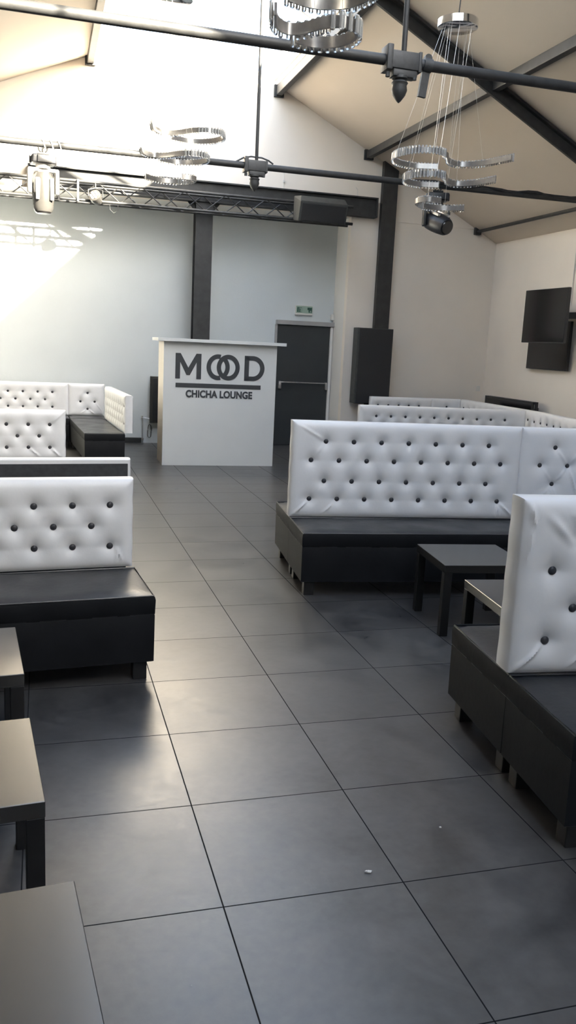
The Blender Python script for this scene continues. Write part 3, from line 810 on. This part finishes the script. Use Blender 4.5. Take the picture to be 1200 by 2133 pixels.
# ------------------------------------------------------------------ wall loudspeaker on the column
t = thing('column_loudspeaker', 'large flat black loudspeaker mounted upright on the tall dark column', 'speaker', (4.36, YG-.10, .80))
MB().box(0, .62, -.20, 0, .01, 1.225, .008).build('cabinet', 'spk_side', t)
MB().box(.035, .60, -.215, -.20, .02, 1.215, .004).build('grille', 'grille', t)
MB().box(.26, .52, -.13, 0, -.03, .01, .004).build('bracket', 'steel', t)

# ------------------------------------------------------------------ screens and heaters
def tv(label, x, y0, y1, z0, z1, tilt, yaw, arm):
    """flat screen facing -x"""
    t = thing('television', label, 'television', (x, (y0+y1)/2, (z0+z1)/2), yaw, 'black wall screens')
    wy, hz = (y1-y0)/2, (z1-z0)/2
    mt = Matrix.Rotation(tilt, 4, 'Y')
    MB().box(0, .045, -wy, wy, -hz, hz, .004, 1, mt).build('housing', 'plastic', t)
    MB().box(-.002, .0, -wy+.008, wy-.008, -hz+.016, hz-.008, 0, 1, mt).build('screen', 'screen', t)
    if arm:
        o = MB(); o.bar((.04, -.1, 0), (XR-x-.04, -.18, .03), .05, .09); o.box(XR-x-.05, XR-x-.001, -.28, -.12, -.13, .18, .004); o.bar((.05, -.1, -.15), (.05, -.1, .15), .03); o.build('wall_bracket', 'plastic', t)
    else:
        o = MB(); o.box(.04, XR-x-.001, -.1, .1, -.1, .1); o.build('wall_bracket', 'plastic', t)
    return t
tv('upper black television on a swing arm, right wall', 6.34, 8.16, 9.25, 1.895, 2.645, R(0), R(0), True)
tv('lower black television, flat to the right wall, partly hidden by the upper one', 6.78, 8.69, 9.78, 1.51, 2.22, 0, 0, False)
t = thing('wall_heater', 'long black heater on the right wall above the far white banquette', 'heater', (6.62, 9.22, .62))
MB().box(0, .10, 0, 1.48, 0, .40, .006).build('casing', 'plastic', t)
MB().box(-.004, 0, .03, 1.45, .03, .37, .002, 1).build('front_panel', 'screen', t)
MB().box(.10, .236, .2, .26, .1, .3).build('bracket', 'plastic', t)
o = MB(); o.box(.0, .05, -.03, 0, .05, .30, .01); o.tube([(.03, -.015, .3), (.03, -.01, .36)], .012, 8); o.build('control_box', 'headshell', t)
t = thing('wall_radiator', 'slim dark grey radiator panel on the alcove wall left of the desk', 'radiator', (1.15, YA-.12, .34))
MB().box(0, .75, 0, .03, 0, .76, .008).build('casing', 'headshell', t)
MB().box(.05, .72, -.012, 0, .03, .73, .004).build('front_panel', 'plastic', t)
MB().box(.1, .6, .03, .118, .2, .3).build('bracket', 'plastic', t)
o = MB(); o.tube([(-.10, .07, .08), (-.02, .05, .07), (.02, .03, .05)], .006, 6)
o.tube([(-.10, .09, .09), (-.10, .09, -.28)], .008, 6); o.lathe([(.018, 0), (.018, .035)], 10, Matrix.Translation((-.11, .09, .07))); o.lathe([(.022, 0), (.022, .035)], 10, Matrix.Translation((-.10, .09, -.29)))
o.build('pipe', 'brushed', t, True)
o = MB(); o.tube([(.03+.045*math.cos(k*.55)*(.8+.3*math.sin(k)), .08, -.14+.11*math.sin(k*.55)) for k in range(26)], .003, 5)
tag(o.build('coiled_cable', 'plastic', None, True, (1.13, YA-.12, .34)), 'coiled thin cable hanging below the radiator beside the desk', 'cable')

# crumb of paper on the floor, by a joint
o = MB(); o.prism([(0, 0), (.012, -.004), (.02, .006), (.006, .012)], 'z', .001, .004); o.prism([(-.008, .004), (.002, .0), (.002, .010)], 'z', .001, .006)
tag(o.build('paper_scrap', 'white_plastic', None, False, (.50, .07, 0)), 'tiny white paper scrap on a dark floor tile joint', 'paper')
o = MB(); o.prism([(0, 0), (.007, -.002), (.008, .006), (.001, .006)], 'z', .001, .004)
tag(o.build('paper_scrap', 'white_plastic', None, False, (.86, .27, 0)), 'minute white speck on the floor tile near the right bench', 'paper')

# ------------------------------------------------------------------ light
wd = bpy.data.worlds.new('World'); SC.world = wd; wd.use_nodes = True
nt = wd.node_tree; bg = nt.nodes['Background']
sky = nt.nodes.new('ShaderNodeTexSky'); sky.sky_type = 'NISHITA'; sky.sun_disc = False
sky.sun_elevation = R(24); sky.sun_rotation = R(150); sky.air_density = 1; sky.dust_density = 2.5
hs = nt.nodes.new('ShaderNodeHueSaturation'); hs.inputs['Saturation'].default_value = .7
nt.links.new(sky.outputs[0], hs.inputs['Color']); nt.links.new(hs.outputs[0], bg.inputs['Color'])
bg.inputs['Strength'].default_value = 1.0
sd = bpy.data.lights.new('sun', 'SUN'); sd.energy = 58; sd.angle = R(.8); sd.color = (1.0, .88, .72)
so = bpy.data.objects.new('sun', sd); COL.objects.link(so)
so.rotation_euler = Vector((.56, -1, .52)).to_track_quat('Z', 'Y').to_euler()
# portal: guides sky light through the roof glazing
pl = bpy.data.lights.new('skylight_portal', 'AREA'); pl.shape = 'RECTANGLE'; pl.size = ER-EL-.02; pl.size_y = YG-YF; pl.cycles.is_portal = True
po = bpy.data.objects.new('skylight_portal', pl); COL.objects.link(po); po.location = ((EL+ER)/2, (YG+YF)/2, 5.60)

# ------------------------------------------------------------------ camera
yaw, pitch, roll, f = .2841, -.1942, .0474, 1777.99
cy, sy, cp, sp = math.cos(yaw), math.sin(yaw), math.cos(pitch), math.sin(pitch)
fw = Vector((sy*cp, cy*cp, sp)); r0 = Vector((cy, -sy, 0)); u0 = r0.cross(fw)
rr = math.cos(roll)*r0+math.sin(roll)*u0; uu = -math.sin(roll)*r0+math.cos(roll)*u0
cam = bpy.data.cameras.new('camera'); cam.sensor_fit = 'VERTICAL'; cam.sensor_height = 36; cam.lens = f/2133*36; cam.clip_start = .05
camo = bpy.data.objects.new('camera', cam); COL.objects.link(camo)
mt = Matrix((rr, uu, -fw)).transposed().to_4x4(); mt.translation = Vector((-.5224, -2.2923, 1.7117)); camo.matrix_world = mt
SC.camera = camo
SC.view_settings.view_transform = 'Standard'; SC.view_settings.look = 'None'; SC.view_settings.gamma = 1; SC.view_settings.use_curve_mapping = False
SC.view_settings.exposure = 0.85
SC.cycles.max_bounces = 10; SC.cycles.diffuse_bounces = 6; SC.cycles.sample_clamp_indirect = 6
SC.cycles.caustics_reflective = False; SC.cycles.caustics_refractive = False
